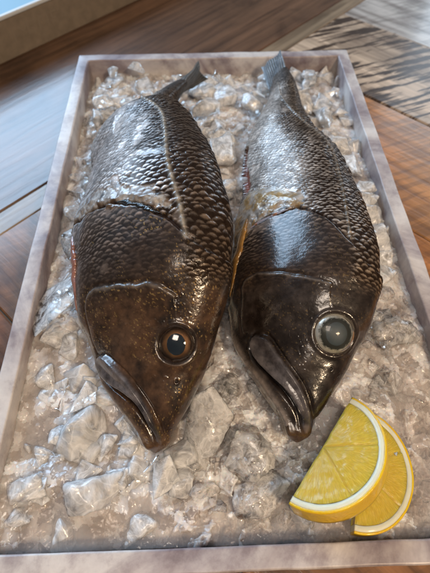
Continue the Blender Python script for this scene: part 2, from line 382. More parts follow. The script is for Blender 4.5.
FEAT = {
 'A': dict(eye=(4.75, 46), er=.98,
   maxi=[(4.95, -2.5), (4.75, -1.8), (3.95, -1.0), (3.1, -.35), (2.15, .15), (1.3, .62), (.45, .75), (.3, .5), (1.2, .2), (1.9, -.25), (2.47, -.9), (3.16, -1.9), (4.1, -2.9), (4.7, -3.0)],
   mouth=[(.05, .35), (.6, .35), (1.3, -.05), (2.1, -.75), (3.0, -1.9), (3.7, -2.75), (4.6, -3.3)],
   jaw=[(.3, -.1), (1.2, -.7), (2.1, -1.6), (3.2, -2.7), (4.6, -3.6)],
   preop=[(4.9, -2.6), (5.8, -2.75), (7.2, -2.75), (8.2, -2.55), (8.4, -1.55), (8.2, 0), (8.05, 1.2), (7.95, 2.5), (7.3, 3.2)],
   operc=[(-6.2, 13.4), (-4.6, 14.0), (-3.4, 14.1), (-1.2, 13.4), (.75, 12.8), (2.2, 12.0), (3.0, 11.3), (3.8, 10.8), (4.4, 10.0), (5.4, 9.2), (6.2, 8.6)],
   lat=[(10.0, 4.4), (12.6, 4.3), (14.8, 4.3), (18.9, 4.0), (22, 3.5), (25, 2.7), (28, 1.6), (30, .6)],
   lobe=[(13.9, -4.8), (15.3, -4.4), (15.9, -2.8), (15.0, -1.2), (14.0, .2), (13.3, 1.9), (12.9, 3.0), (12.2, 3.9), (11.2, 4.1), (11.4, 3.2), (12.0, 2.1), (12.7, .75), (13.4, -1.1), (14.0, -3.3)],
   cut=None),
 'B': dict(eye=(5.4, 44), er=1.1,
   maxi=[(5.35, -1.95), (5.3, -1.5), (5.1, -1.0), (4.28, -.5), (3.05, .24), (2.02, .77), (1.0, .95), (.4, .75), (.4, .45), (1.3, .35), (2.14, -.2), (2.99, -1.1), (4.03, -1.95), (4.9, -2.3)],
   mouth=[(.05, .35), (.6, .3), (1.3, .12), (2.1, -.45), (3.05, -1.35), (4.2, -2.15), (5.2, -2.6)],
   jaw=[(.37, -.25), (1.1, -.5), (1.9, -1.1), (2.93, -1.85), (4.28, -2.85), (5.8, -3.8), (7.3, -4.3)],
   preop=[(5.6, -2.7), (6.8, -2.8), (7.45, -2.8), (8.2, -2.75), (8.6, -2.1), (8.5, -.8), (8.3, .4), (8.05, 1.6), (7.9, 2.5)],
   operc=[(-5, 11.6), (-2.93, 12.1), (-2.1, 12.8), (-1.0, 12.95), (0, 12.9), (1.0, 13.0), (1.7, 12.5), (2.6, 11.7), (3.35, 10.4), (4.2, 9.4), (5, 8.9)],
   lat=[(10.5, 3.6), (13, 3.75), (16, 3.85), (19, 3.7), (22, 3.2), (25, 2.2), (28, 1.0), (31, .3)],
   lobe=[(13.2, -4.6), (15.0, -4.6), (16.4, -3.8), (16.9, -2.5), (16.0, -.8), (14.9, .6), (13.9, 1.7), (13.1, 1.5), (13.2, 0.3), (13.2, -1), (13.0, -2.3), (12.3, -3.0)],
   cut=[(17.0, 137), (19.0, 140), (21.0, 140), (22.4, 137)])}

def herm(d, Y, q):
    Y = np.array(Y, float); m = np.gradient(Y, d, axis=0); i = np.clip(np.searchsorted(d, q) - 1, 0, len(d) - 2)
    h = d[i + 1] - d[i]; t = (q - d[i]) / h
    if Y.ndim > 1: h = h[:, None]; t = t[:, None]
    return (2 * t ** 3 - 3 * t ** 2 + 1) * Y[i] + (t ** 3 - 2 * t ** 2 + t) * h * m[i] + (-2 * t ** 3 + 3 * t ** 2) * Y[i + 1] + (t ** 3 - t ** 2) * h * m[i + 1]

def pl_dist(X, Y, poly, closed=False):
    pts = poly + [poly[0]] if closed else poly
    D = np.full(X.shape, 1e9); T = np.zeros(X.shape); n = len(pts) - 1; L = 0
    for k in range(n):
        ax, ay = pts[k]; bx, by = pts[k + 1]; dx, dy = bx - ax, by - ay; l = math.hypot(dx, dy)
        t = np.clip(((X - ax) * dx + (Y - ay) * dy) / (l * l), 0, 1)
        d = np.hypot(X - ax - t * dx, Y - ay - t * dy); m = d < D
        D = np.where(m, d, D); T = np.where(m, L + t * l, T); L += l
    return D, T / L
def inside(X, Y, poly):
    c = np.zeros(X.shape, bool); n = len(poly)
    for k in range(n):
        x1, y1 = poly[k]; x2, y2 = poly[(k + 1) % n]
        if y1 == y2: continue
        m = ((Y > y1) != (Y > y2)) & (X < (x2 - x1) * (Y - y1) / (y2 - y1) + x1); c ^= m
    return c

def chaikin(p, closed, n=2):
    for _ in range(n):
        m = len(p); o = [] if closed else [p[0]]
        for k in range(m if closed else m - 1):
            a_, b_ = p[k], p[(k + 1) % m]
            o += [(.75 * a_[0] + .25 * b_[0], .75 * a_[1] + .25 * b_[1]), (.25 * a_[0] + .75 * b_[0], .25 * a_[1] + .75 * b_[1])]
        if not closed: o.append(p[-1])
        p = o
    return p
def fish(nm, label):
    S_ = ST[nm]; FT = dict(FEAT[nm]); off = .62 if nm == 'A' else .37
    sh = lambda q_: q_ + off * float(sst(0, 1.5, np.array(q_)))
    for k in ('maxi', 'mouth', 'jaw', 'preop', 'lat', 'lobe'): FT[k] = chaikin([(sh(a_), b_) for a_, b_ in FT[k]], k in ('maxi', 'lobe'), 1 if k == 'maxi' else 2)
    FT['operc'] = [(a_, b_ + off) for a_, b_ in FT['operc']]; FT['eye'] = (FT['eye'][0] + off - .1, FT['eye'][1] + 1)
    if FT['cut']: FT['cut'] = [(a_ + off + .5, b_) for a_, b_ in FT['cut']]
    C = np.array([s[0] for s in S_], float); d = np.r_[0, np.cumsum(np.linalg.norm(np.diff(C, axis=0), axis=1))]
    ns, nt = 700, 430
    q = np.linspace(0, 1, ns); q = d[-1] * (q * .93 + .07 * q ** 2 * 1.0)
    q = q / q[-1] * d[-1]
    Cq = herm(d, C, q); A = herm(d, [s[1] for s in S_], q); ro = np.radians(herm(d, [s[2] for s in S_], q)); ra = herm(d, [s[3] for s in S_], q)
    A = A + .32 * np.exp(-((q - .4) / .5) ** 2)                      # blunt lips
    A = A * np.sqrt(np.clip(q / .45, 0, 1) * (2 - np.clip(q / .45, 0, 1)) * .9 + .1 * (q > 0)).clip(.02, 1)
    T = np.gradient(Cq, axis=0); T /= np.linalg.norm(T, axis=1)[:, None]
    X = np.cross([0, 0, 1.], T); X /= np.linalg.norm(X, axis=1)[:, None]; X *= np.sign(X[:, :1])
    Z = np.cross(X, T); Z *= np.sign(Z[:, 2:])
    D = np.cos(ro)[:, None] * Z + np.sin(ro)[:, None] * X; N = -np.cos(ro)[:, None] * X + np.sin(ro)[:, None] * Z
    th = np.r_[np.linspace(-.12, np.pi + .12, 360), np.linspace(np.pi + .12, 2 * np.pi - .12, 72)[1:-1]]; th = np.where(th < 0, th, th); nt = len(th)
    ct, sn = np.cos(th), np.sin(th)
    P0 = Cq[:, None] + A[:, None, None] * (ct[None, :, None] * D[:, None] + (ra[:, None] * sn[None, :])[..., None] * N[:, None])
    du = np.gradient(P0, axis=0); dv = np.roll(P0, -1, 1) - np.roll(P0, 1, 1)
    nn = np.cross(dv, du); nn /= np.linalg.norm(nn, axis=2)[..., None] + 1e-9
    if ((nn * (P0 - Cq[:, None])).sum(-1).mean()) < 0: nn = -nn
    Q = np.broadcast_to(q[:, None], (ns, nt)); H = A[:, None] * ct[None, :]; TH = np.broadcast_to(np.degrees(np.where(th > np.pi, 2 * np.pi - th, abs(th)))[None], (ns, nt))
    nz = fbm(P0 * .35, 3, 3); nf = fbm(P0 * 1.6, 4, 11); nff = fbm(P0 * 5.5, 3, 21)
    disp = nz * .12
    # arc coordinate for the scale lattice
    arc = np.r_[0, np.cumsum(np.hypot(np.diff(ct), .56 * np.diff(sn)))]; tot = arc[-1] + arc[1]; V01 = arc / tot
    NV = 50 if nm == 'A' else 46
    Vv = (V01 * NV)[None] + fbm(P0 * .5, 3, 31) * .55
    size = np.maximum(A * tot / NV, .10)
    U = np.cumsum(np.gradient(q) / size)[:, None] + 1.1 * np.abs(np.sin(th * 1.0))[None] * 0 + fbm(P0 * .5, 3, 41) * .5 + .12 * nf
    du_, R = .42, .66
    best = np.full((ns, nt), 1e9); tt = np.zeros((ns, nt)); ed = np.zeros((ns, nt)); rid = np.zeros((ns, nt)); cross_ = np.zeros((ns, nt))
    i0 = np.floor(U / du_).astype(np.int64)
    for k in range(-2, 3):
        i = i0 + k; off = .5 * (i % 2); j = np.round(Vv - off)
        for dj in (0,):
            jj = j + dj; ju = (jj % NV).astype(np.int64)
            cu = i * du_ + (hash3(i, ju, 0 * i, 3) - .5) * .24; cv = jj + off + (hash3(i, ju, 0 * i, 4) - .5) * .24
            a_ = (U - cu) / R; b_ = (Vv - cv) / (R * 1.0); rr = np.hypot(a_, b_)
            m = (rr < 1) & (cu < best)
            best = np.where(m, cu, best); tt = np.where(m, a_, tt); ed = np.where(m, 1 - rr, ed); rid = np.where(m, hash3(i, ju, 0 * i, 9), rid); cross_ = np.where(m, b_, cross_)
    # where scales are
    hk = np.array([a_[0] for a_ in FT['operc']]); qk = np.array([a_[1] for a_ in FT['operc']])
    Lq = np.interp(H, hk, qk) + nf * .22 + nz * .2
    behind = sst(.15, .5, Q - Lq)
    nape = sst(45, 34, TH) * sst(7.6, 9.6, Q + nz)
    jq = Q + nf * .55 + nff * .15; lob = inside(jq, H, FT['lobe']); ld, _ = pl_dist(jq, H, FT['lobe'], True); ls = np.where(lob, ld, -ld)
    lobm = sst(-.05, .12, ls)
    cover = sst(7.9, 9.0, Q) * (1 - behind)
    tailf = 1 - sst(d[-1] - 3.2, d[-1] - 1.6, Q)
    sc = np.clip(np.maximum(behind, nape) * (1 - lobm * .8) + cover * .13, 0, 1) * tailf
    sz = size[:, None]
    edgeline = sst(.0, .10, ed)
    lost = sst(.30, .46, fbm(P0 * .75, 3, 81) + .25 * np.exp(-((Q - Lq - 1.2) / 1.2) ** 2)) * sst(35, 55, TH)
    sc = sc * (1 - .75 * lost)
    disp = disp + sc * sz * (.09 * (tt * .5 + .5) * edgeline + .04 * (rid - .5)) + sc * nff * .015
    # gill cover step
    g = Q - Lq; onhead = sst(.03, -.10, g)
    disp += .17 * onhead * sst(6.5, 10, Q) * sst(165, 140, TH) - .22 * np.exp(-((g - .12) / .12) ** 2) * sst(30, 50, TH)
    disp += lobm * (.13 * sst(0, .7, ls))
    lobr = lobm * (.022 * np.sin((Q * .8 + H * 1.6 + nz * 2) * 4.0) + .06 * nf + .025 * nff) ; disp += lobr
    # preopercle ridge
    pd, pt = pl_dist(Q + nf * .1, H + nz * .1, FT['preop']); pin = np.exp(-(pd / .07) ** 2)
    inner = inside(Q, H, FT['preop'] + [(4.5, 2.5)])
    disp += .055 * np.where(inner, np.exp(-(pd / .8) ** 2), np.exp(-(pd / .07) ** 2)) - .04 * np.where(inner, 0, np.exp(-((pd - .18) / .1) ** 2))
    # second faint bone ridges on the cheek
    disp += .03 * np.sin((Q * 1.0 - H * .9) * 2.2 + nz * 4) * sst(10, 8, Q) * sst(1.5, 4, Q)
    # jaws
    mi = inside(Q, H, FT['maxi']); md, _ = pl_dist(Q, H, FT['maxi'], True); ms = np.where(mi, md, -md)
    disp += (.26 * sst(-.04, .14, ms) - .10 * sst(.15, .7, ms) - .12 * np.exp(-((ms + .13) / .10) ** 2)) * sst(.2, 1.8, Q)
    mo, mt = pl_dist(Q, H, FT['mouth']); disp -= (.26 if nm == 'A' else .17) * np.exp(-(mo / .12) ** 2) * sst(1.02, .8, mt) * sst(.05, .42, mt)
    jd, jt = pl_dist(Q, H, FT['jaw']); disp += .16 * np.exp(-(jd / .22) ** 2)
    # eye socket
    ei = np.argmin(abs(q - FT['eye'][0])); ej = np.argmin(abs(np.degrees(th) - FT['eye'][1])); E0 = P0[ei, ej]; En = nn[ei, ej].copy()
    er = FT['er']; de = np.linalg.norm(P0 - E0, axis=2)
    disp += .06 * np.exp(-((de - er * 1.16) / .13) ** 2) - .32 * sst(er * 1.06, er * .9, de)
    # nostrils
    nost = []
    for (dq, dt) in ((2.0, 8),):
        ni = np.argmin(abs(q - (FT['eye'][0] - dq))); nj = np.argmin(abs(np.degrees(th) - (FT['eye'][1] - dt)))
        dn = np.linalg.norm(P0 - P0[ni, nj], axis=2); nost.append(dn); disp += .03 * np.exp(-((dn - .12) / .05) ** 2) - .14 * np.exp(-(dn / .07) ** 2)
    # lateral line
    lad, lat = pl_dist(Q, H, FT['lat']); latm = np.exp(-(lad / (.10 if nm == 'A' else .07)) ** 2) * (lat < .995)
    disp += latm * (.07 + .04 * np.sign(np.sin(U * 6.28)) * .5)
    # folded stump of the back fin along the ridge
    ridge = sst(12, 3, TH) * sst(9.5, 11.5, Q) * sst(d[-1] - 6, d[-1] - 8, Q)
    disp += ridge * (.06 + .04 * np.sin(Q * 6.0 + nz * 8) + .05 * nf)
    # fine pores and wet texture on the head
    headm = sst(9.5, 8.0, Q) * (1 - nape)
    cells = vnoise(P0 * 6.0, 51)
    disp += headm * (.006 * nff + .020 * sst(.55, .8, vnoise(P0 * 9, 53)) * sst(-.1, .3, vnoise(P0 * 1.1, 62)))
    if FT['cut']:
        cd, _ = pl_dist(Q, TH / 20., [(a_, b_ / 20.) for a_, b_ in FT['cut']]); cutm = sst(.75, .45, cd + nf * .2) * (th < np.pi)[None]
        disp -= .45 * cutm
    else: cutm = np.zeros_like(Q)
    disp *= sst(0, .5, Q) * .8 + .2
    P = P0 + nn * disp[..., None]

    # ---------------- colours (pigment, with some crevice shade and highlight painted in)
    back = sst(62, 30, TH + nz * 10); belly = sst(115, 150, TH + nz * 12)
    if nm == 'A':
        cb, cf, cl = (.13, .088, .058), (.50, .43, .39), (.58, .54, .50)
    else:
        cb, cf, cl = (.22, .16, .11), (.50, .42, .36), (.60, .56, .52)
    base = lerp(cf, cb, back); base = lerp(base, cl, belly)
    tailward = sst(14, 26, Q) ; base = base * (1 - .25 * (tailward * 0))[..., None]
    tone = .62 + .75 * rid + .35 * nf
    skinc = base * tone[..., None]
    pocket = sst(.82, .56, tt + .14 * nff + .10 * nf); rimd = 1 - sst(.02, .09, ed)  # dark scale bases: pigment plus painted shade under the overlapping edge
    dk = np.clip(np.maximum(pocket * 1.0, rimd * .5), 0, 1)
    flank = sst(52, 74, TH + nz * 8 + nf * 4) * sst(150, 120, TH) * sst(11.5, 15, Q)  # pale silver flank, brightened further to paint in its highlight
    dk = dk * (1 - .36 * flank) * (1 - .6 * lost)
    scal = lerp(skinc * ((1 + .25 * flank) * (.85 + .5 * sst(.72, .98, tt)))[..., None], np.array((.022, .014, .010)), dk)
    headc = lerp(np.array((.014, .009, .007)), np.array((.085, .045, .025)) if nm == 'A' else np.array((.050, .038, .032)), np.clip(.45 + nf * 1.1 + nz * 1.3, 0, 1))
    # darker scaled gill cover
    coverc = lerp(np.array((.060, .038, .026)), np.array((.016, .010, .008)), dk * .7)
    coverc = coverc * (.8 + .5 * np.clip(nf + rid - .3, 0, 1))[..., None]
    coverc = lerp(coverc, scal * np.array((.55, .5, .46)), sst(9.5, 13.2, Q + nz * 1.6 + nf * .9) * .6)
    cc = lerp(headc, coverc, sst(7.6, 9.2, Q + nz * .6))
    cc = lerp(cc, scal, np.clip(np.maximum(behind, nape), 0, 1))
    # gold lamp glints painted into the cheek colour
    glint = sst(.5, .75, vnoise(P0 * 15, 61)) * sst(-.1, .35, vnoise(P0 * 1.0, 62)) * (sst(13.5, 11, Q) * (1 - nape)) * (1. if nm == 'A' else .25)
    cc = lerp(cc, np.array((.50, .33, .13)), glint * .7)
    lobc = lerp(np.array((.40, .37, .34)), np.array((.13, .085, .055)) if nm == 'A' else np.array((.34, .22, .09)), np.clip(.5 + nf * 2.4 + nff * .8, 0, 1))
    lobc = lerp(lobc, np.array((.03, .025, .025)), sst(.25, .5, fbm(P0 * 1.3, 3, 83)) * (.9 if nm == 'A' else .5))
    cc = lerp(cc, lobc, lobm * .95)
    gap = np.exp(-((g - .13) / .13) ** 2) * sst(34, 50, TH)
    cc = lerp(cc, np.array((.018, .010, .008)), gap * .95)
    pale = np.exp(-((g + .06) / .05) ** 2) * sst(34, 50, TH); cc = lerp(cc, np.array((.22, .17, .15)), pale * .5)
    cc = lerp(cc, np.array((.24, .19, .15)), pin * .7 * (.6 + .4 * nf) * sst(0.02, .2, pt))
    maxc = lerp(np.array((.12, .105, .105)), np.array((.035, .03, .032)), np.clip(.5 + nf * 1.5, 0, 1)); cc = lerp(cc, maxc, sst(-.02, .1, ms))
    cc = lerp(cc, np.array((.012, .008, .007)), np.exp(-(mo / .13) ** 2) * sst(1.02, .85, mt) * sst(.0, .30, mt))
    belowjaw = sst(0, .3, -(H - np.interp(Q, [a_[0] for a_ in FT['jaw']], [a_[1] for a_ in FT['jaw']]))) * sst(7.5, 5.5, Q)
    cc = lerp(cc, np.array((.30, .25, .22)) if nm == 'B' else np.array((.17, .12, .09)), np.exp(-(jd / .16) ** 2) * .8 * (jt > .05))
    cc = lerp(cc, np.array((.07, .05, .04)), belowjaw * .6)
    lip = sst(1.1, .3, Q) ; cc = lerp(cc, np.array((.16, .09, .045)), lip * .45)
    cc = lerp(cc, np.array((.46, .42, .36)), latm * (.8 if nm == 'A' else .35) * (.7 + .3 * np.sin(U * 6.28)))
    cc = lerp(cc, np.array((.25, .055, .025)), cutm * np.clip(.85 + nf * .5, 0, 1))
    for dn in nost: cc = lerp(cc, np.array((.006, .005, .005)), np.exp(-(dn / .08) ** 2))
    sock = sst(er * 1.25, er * 1.0, de); cc = lerp(cc, np.array((.03, .02, .016)), sock)
    tl = sst(d[-1] - 3.5, d[-1] - 1.2, Q); cc = lerp(cc, np.array((.055, .05, .048)), tl * .8)
    cc = np.clip(cc, .004, 1)
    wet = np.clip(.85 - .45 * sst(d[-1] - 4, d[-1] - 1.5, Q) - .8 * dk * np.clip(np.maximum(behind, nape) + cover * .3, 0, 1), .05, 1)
    gloss = .30 * np.ones_like(Q) + .10 * sc - .1 * headm
    silver = np.clip(sc * .55 * (1 - dk) * (1 - back * .6) * np.maximum(behind, 0) * (.7 + .45 * flank) + lobm * .08 + glint * .6, 0, .75)

    V = P.reshape(-1, 3); F = grid_faces(ns, nt, True)
    # close both ends
    k0 = len(V); V = np.r_[V, [P[0].mean(0)], [P[-1].mean(0)]]
    jn = np.arange(nt); j2 = (jn + 1) % nt
    Fc = np.r_[np.stack([np.full(nt, k0), j2, jn], -1), np.stack([np.full(nt, k0 + 1), (ns - 1) * nt + jn, (ns - 1) * nt + j2], -1)]
    fn = np.cross(P[301, 100] - P[300, 100], P[301, 101] - P[301, 100])
    if fn @ nn[300, 100] < 0: F = F[:, ::-1]; Fc = Fc[:, ::-1]
    root = bpy.data.objects.new('whole_fish', None); link(root); root.location = (C[5][0] * S, C[5][1] * S, .022)
    tag(root, label, 'fish', 'whole fish laid on the ice')
    app = lambda x: np.r_[x.reshape(-1, *x.shape[2:]), x[0, :1], x[-1, :1]]
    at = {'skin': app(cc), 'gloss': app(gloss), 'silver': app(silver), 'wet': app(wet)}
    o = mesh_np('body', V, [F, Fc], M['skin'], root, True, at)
    info = dict(root=root, P=P, P0=P0, nn=nn, q=q, th=th, E0=E0, En=En, er=er, D=D, N=N, T=T, C=Cq, A=A, Tq=T[ei], Dq=D[ei])
    return info

fa = fish('A', 'deeper bodied dark fish on the left with an orange rimmed eye and curled tail')
fb = fish('B', 'slimmer dark fish on the right with a cloudy white rimmed eye and tail over rim')

def lathe(profile, n=48):
    """profile list of (r, z); returns V, F local"""
    V = []; F = []
    for r, z in profile:
        for k in range(n):
            a_ = 2 * math.pi * k / n; V.append((r * math.cos(a_), r * math.sin(a_), z))
    return np.array(V), grid_faces(len(profile), n, True)
def place(V, o, n, t):
    n = n / np.linalg.norm(n); t = t - n * (t @ n); t /= np.linalg.norm(t); b = np.cross(n, t)
    return o + V[:, :1] * t + V[:, 1:2] * b + V[:, 2:] * n

def iris_mat(name, c_in, c_mid, c_out, metal=.5, pos=(.5, .9)):
    m, nt, b = new_mat(name)
    a_ = nd(nt, 'ShaderNodeAttribute'); a_.attribute_name = 'rad'
    n = noise(nt, 500, 4, .6)
    s = mathn(nt, 'ADD', a_.outputs['Fac'], mathn(nt, 'MULTIPLY', mathn(nt, 'SUBTRACT', n.outputs[0], .5), .35))
    r = ramp(nt, s, [(0., c_in), (pos[0], c_mid), (pos[1], c_out)]); nt.links.new(r.outputs[0], b.inputs['Base Color'])
    b.inputs['Roughness'].default_value = .4; b.inputs['Metallic'].default_value = metal; b.inputs['Coat Weight'].default_value = .1; b.inputs['Specular IOR Level'].default_value = .2
    bump(nt, n.outputs[0], .3, .0003, b); return m
M['irisA'] = iris_mat('amber_iris', (.22, .13, .055), (.14, .07, .03), (.035, .022, .016), .5, (.72, .93))
M['irisB'] = iris_mat('silver_iris', (.030, .036, .036), (.030, .032, .027), (.55, .53, .47), .35, (.84, .96))
M['pupilA'] = simple('blue_black_pupil', (.008, .014, .022), .12, 1.)
M['pupilB'] = simple('clouded_pupil', (.026, .038, .046), .4, .1, var=.5)
M['cornea'] = simple('cornea', (1, 1, 1), .03, 0, 0, 1., 1.2)
M['scleraA'] = simple('dark_eye_skin', (.035, .022, .016), .2, .8, bs=300)
M['scleraB'] = simple('silvery_eye_skin', (.50, .48, .42), .3, .8, bs=300, metal=.3)

HD = .40
def eye(f, ir, pr, mi, mp, ms, lift, prx=1.0, tilt=(0, 0), off=(0, 0)):
    er = f['er']; n = f['En'].copy(); t = -f['Tq'] * 1.0
    n = n + tilt[0] * f['Tq'] + tilt[1] * f['Dq']; n /= np.linalg.norm(n)
    o = f['E0'] - f['En'] * (.42 - lift)
    # eyeball: shallow dome
    prof = [(er * math.sin(a_) * 1.0, er * HD * (math.cos(a_)) - er * .22) for a_ in np.linspace(math.pi * .62, .02, 24)]
    V, F = lathe(prof); eb = mesh_np('eye', place(V, o, n, t), F, ms, f['root'])
    def dome(r): return er * HD * math.sqrt(max(0, 1 - (r / er) ** 2)) - er * .22
    rs = np.linspace(ir, .01, 22); V, F = lathe([(r, dome(r) + .012 + .02 * sst(ir, ir * .9, r)) for r in rs])
    iris = mesh_np('iris', place(V, o, n, t), F, mi, eb, attrs={'rad': np.repeat(rs / ir, 48)})
    iris.location = (0, 0, 0)
    rs = np.linspace(pr, .005, 12); V, F = lathe([(r, 0.) for r in rs])
    V[:, 1] *= prx; V[:, 2] = [dome(math.hypot(a_, b_)) + .04 for a_, b_ in V[:, :2]]; V[:, 0] += off[0]; V[:, 1] += off[1]
    pu = mesh_np('pupil', place(V, o, n, t), F, mp, eb); pu.location = (0, 0, 0)
    rs = np.linspace(er * .93, .01, 24); V, F = lathe([(r, dome(r) + .055 + .03 * (1 - (r / er) ** 2)) for r in rs])
    V2 = V.copy(); 
    co = mesh_np('cornea', place(V, o, n, t), F, M['cornea'], eb); co.location = (0, 0, 0)
    return eb
eye(fa, .84, .58, M['irisA'], M['pupilA'], M['scleraA'], .26, .85)
eye(fb, 1.0, .64, M['irisB'], M['pupilB'], M['scleraB'], .40, .9)

# fins -------------------------------------------------------------
def fin_mat(name, c0, c1):
    m, nt, b = new_mat(name)
    a_ = nd(nt, 'ShaderNodeAttribute'); a_.attribute_name = 'ray'
    n = noise(nt, 150, 4, .6)
    c = mix(nt, a_.outputs['Fac'], c0, c1); r = ramp(nt, n.outputs[0], [(.3, (.6,) * 3), (.7, (1.3,) * 3)])
    nt.links.new(mix(nt, 1., c, r.outputs[0], 'MULTIPLY'), b.inputs['Base Color'])
    b.inputs['Roughness'].default_value = .4; b.inputs['Coat Weight'].default_value = .3; b.inputs['Coat Roughness'].default_value = .15
    bump(nt, n.outputs[0], .4, .0006, b); return m
M['finA'] = fin_mat('dark_fin', (.015, .015, .016), (.10, .095, .09))
M['finB'] = fin_mat('grey_fin', (.02, .024, .03), (.30, .32, .34))
def fin(f, mat, b0, b1, t0, t1, rays=16, thick=.35, bow=(0, 0, 0), name='tail_fin', notch=.3):
    """sheet between a base line b0-b1 and a tip line t0-t1 with ribbed rays and a real thickness"""
    b0, b1, t0, t1, bow = map(lambda x: np.array(x, float), (b0, b1, t0, t1, bow))
    nu, nv = 60, rays * 10 + 1; u = np.linspace(0, 1, nu)[:, None, None]; v = np.linspace(0, 1, nv)[None, :, None]
    base = b0 * (1 - v) + b1 * v; tip = t0 * (1 - v) + t1 * v
    ax = (t0 + t1) / 2 - (b0 + b1) / 2
    k = u * (1 - notch * np.sin(np.pi * v) * u)
    P = base * (1 - k) + tip * k + bow * np.sin(np.pi * u) 
    n = np.cross(ax, b1 - b0); n /= np.linalg.norm(n)
    ray = .5 + .5 * np.cos(v * rays * 2 * np.pi)
    rg = fbm(np.concatenate([P * np.array([1, 1, 1]) * .6], -1), 3, 5)[..., None]
    th_ = thick * (1 - u * .75) * (.45 + .55 * ray) * np.sqrt(np.clip(np.sin(np.pi * np.clip(v, .01, .99)) * 1.6, 0, 1))
    wob = n * (rg * .35 * u + .12 * np.sin(v * 9 + u * 3) * u)
    A_ = P + wob + n * th_ / 2; B_ = P + wob - n * th_ / 2
    V = np.r_[A_.reshape(-1, 3), B_.reshape(-1, 3)]; F1 = grid_faces(nu, nv); F2 = F1[:, ::-1] + nu * nv
    m = nu * nv; i = np.arange(nu - 1); j = np.arange(nv - 1)
    rim = [np.stack([i * nv, (i + 1) * nv, (i + 1) * nv + m, i * nv + m], -1)[:, ::-1], np.stack([i * nv + nv - 1, (i + 1) * nv + nv - 1, (i + 1) * nv + nv - 1 + m, i * nv + nv - 1 + m], -1),
           np.stack([j + (nu - 1) * nv, j + 1 + (nu - 1) * nv, j + 1 + (nu - 1) * nv + m, j + (nu - 1) * nv + m], -1)[:, ::-1], np.stack([j, j + 1, j + 1 + m, j + m], -1)]
    rr = np.broadcast_to(ray, (nu, nv, 1)).reshape(-1)
    return mesh_np(name, V, np.r_[F1, F2, *rim], mat, f['root'], True, {'ray': np.r_[rr, rr]})
def tail(f, mat, tipc, half, rays, **kw):
    c = f['C'][-1]; Dv = f['D'][-1]; a_ = f['A'][-1]; Tv = f['T'][-1]; c = c - Tv * .9
    return fin(f, mat, c + Dv * a_ * .95, c - Dv * a_ * .95, np.array(tipc) + np.array(half), np.array(tipc) - np.array(half), rays, **kw)
tail(fa, M['finA'], (-1.1, 40.1, 4.6), (-.4, .4, .6), 12, thick=1.1, notch=.1)
tail(fb, M['finB'], (5.55, 42.3, 4.4), (.95, .1, .75), 12, thick=1.0, notch=.1)

# flesh showing along the cut gill and belly edges -------------------
def strip(f, name, q0, q1, th0, th1, w, h, mat, seed=1, lift=0.):
    q = f['q']; th = np.degrees(f['th']); n = 70; m = 13; V = []
    for k in range(n):
        u = k / (n - 1); qq = q0 + (q1 - q0) * u; tt_ = th0 + (th1 - th0) * u
        i = np.argmin(abs(q - qq)); j = np.argmin(abs(th - tt_)); p = f['P0'][i, j]; nr = f['nn'][i, j]; T_ = f['T'][i]; s_ = np.cross(nr, T_)
        env = math.sin(math.pi * min(.999, max(.001, u))) ** .5
        wob = float(fbm(np.array([[u * 6, seed, 0.]]), 3, seed)[0]); wob2 = float(fbm(np.array([[u * 9, seed, 5.]]), 3, seed)[0])
        for l in range(m):
            a_ = 2 * math.pi * l / m
            V.append(p + s_ * (math.cos(a_) * w * env * (1 + .5 * wob2) + wob * .3) + nr * (math.sin(a_) * h * env * (1 + .5 * wob) + lift))
    return mesh_np(name, V, grid_faces(n, m, True), mat, f['root'])
M['red_flesh'] = simple('pink_red_flesh', (.30, .14, .11), .25, .8, .4, bs=200, var=.35)
M['orange_flesh'] = simple('orange_flesh', (.34, .18, .05), .2, .9, .3, bs=200, var=.4)
strip(fa, 'gill_flesh', 8.6, 14.2, 140, 128, .34, .2, M['red_flesh'], 3, .16)
strip(fb, 'gill_flesh', 8.2, 14.4, 150, 126, .46, .16, M['orange_flesh'], 4, .2)

M['membrane'] = simple('dark_glossy_membrane', (.02, .022, .026), .12, 1., bs=160, var=.4)
strip(fa, 'gill_membrane', 11.8, 13.4, 55, 80, .26, .09, M['membrane'], 12, .16)
strip(fb, 'gill_membrane', 13.4, 13.3, 84, 120, .16, .10, M['red_flesh'], 14, .12)
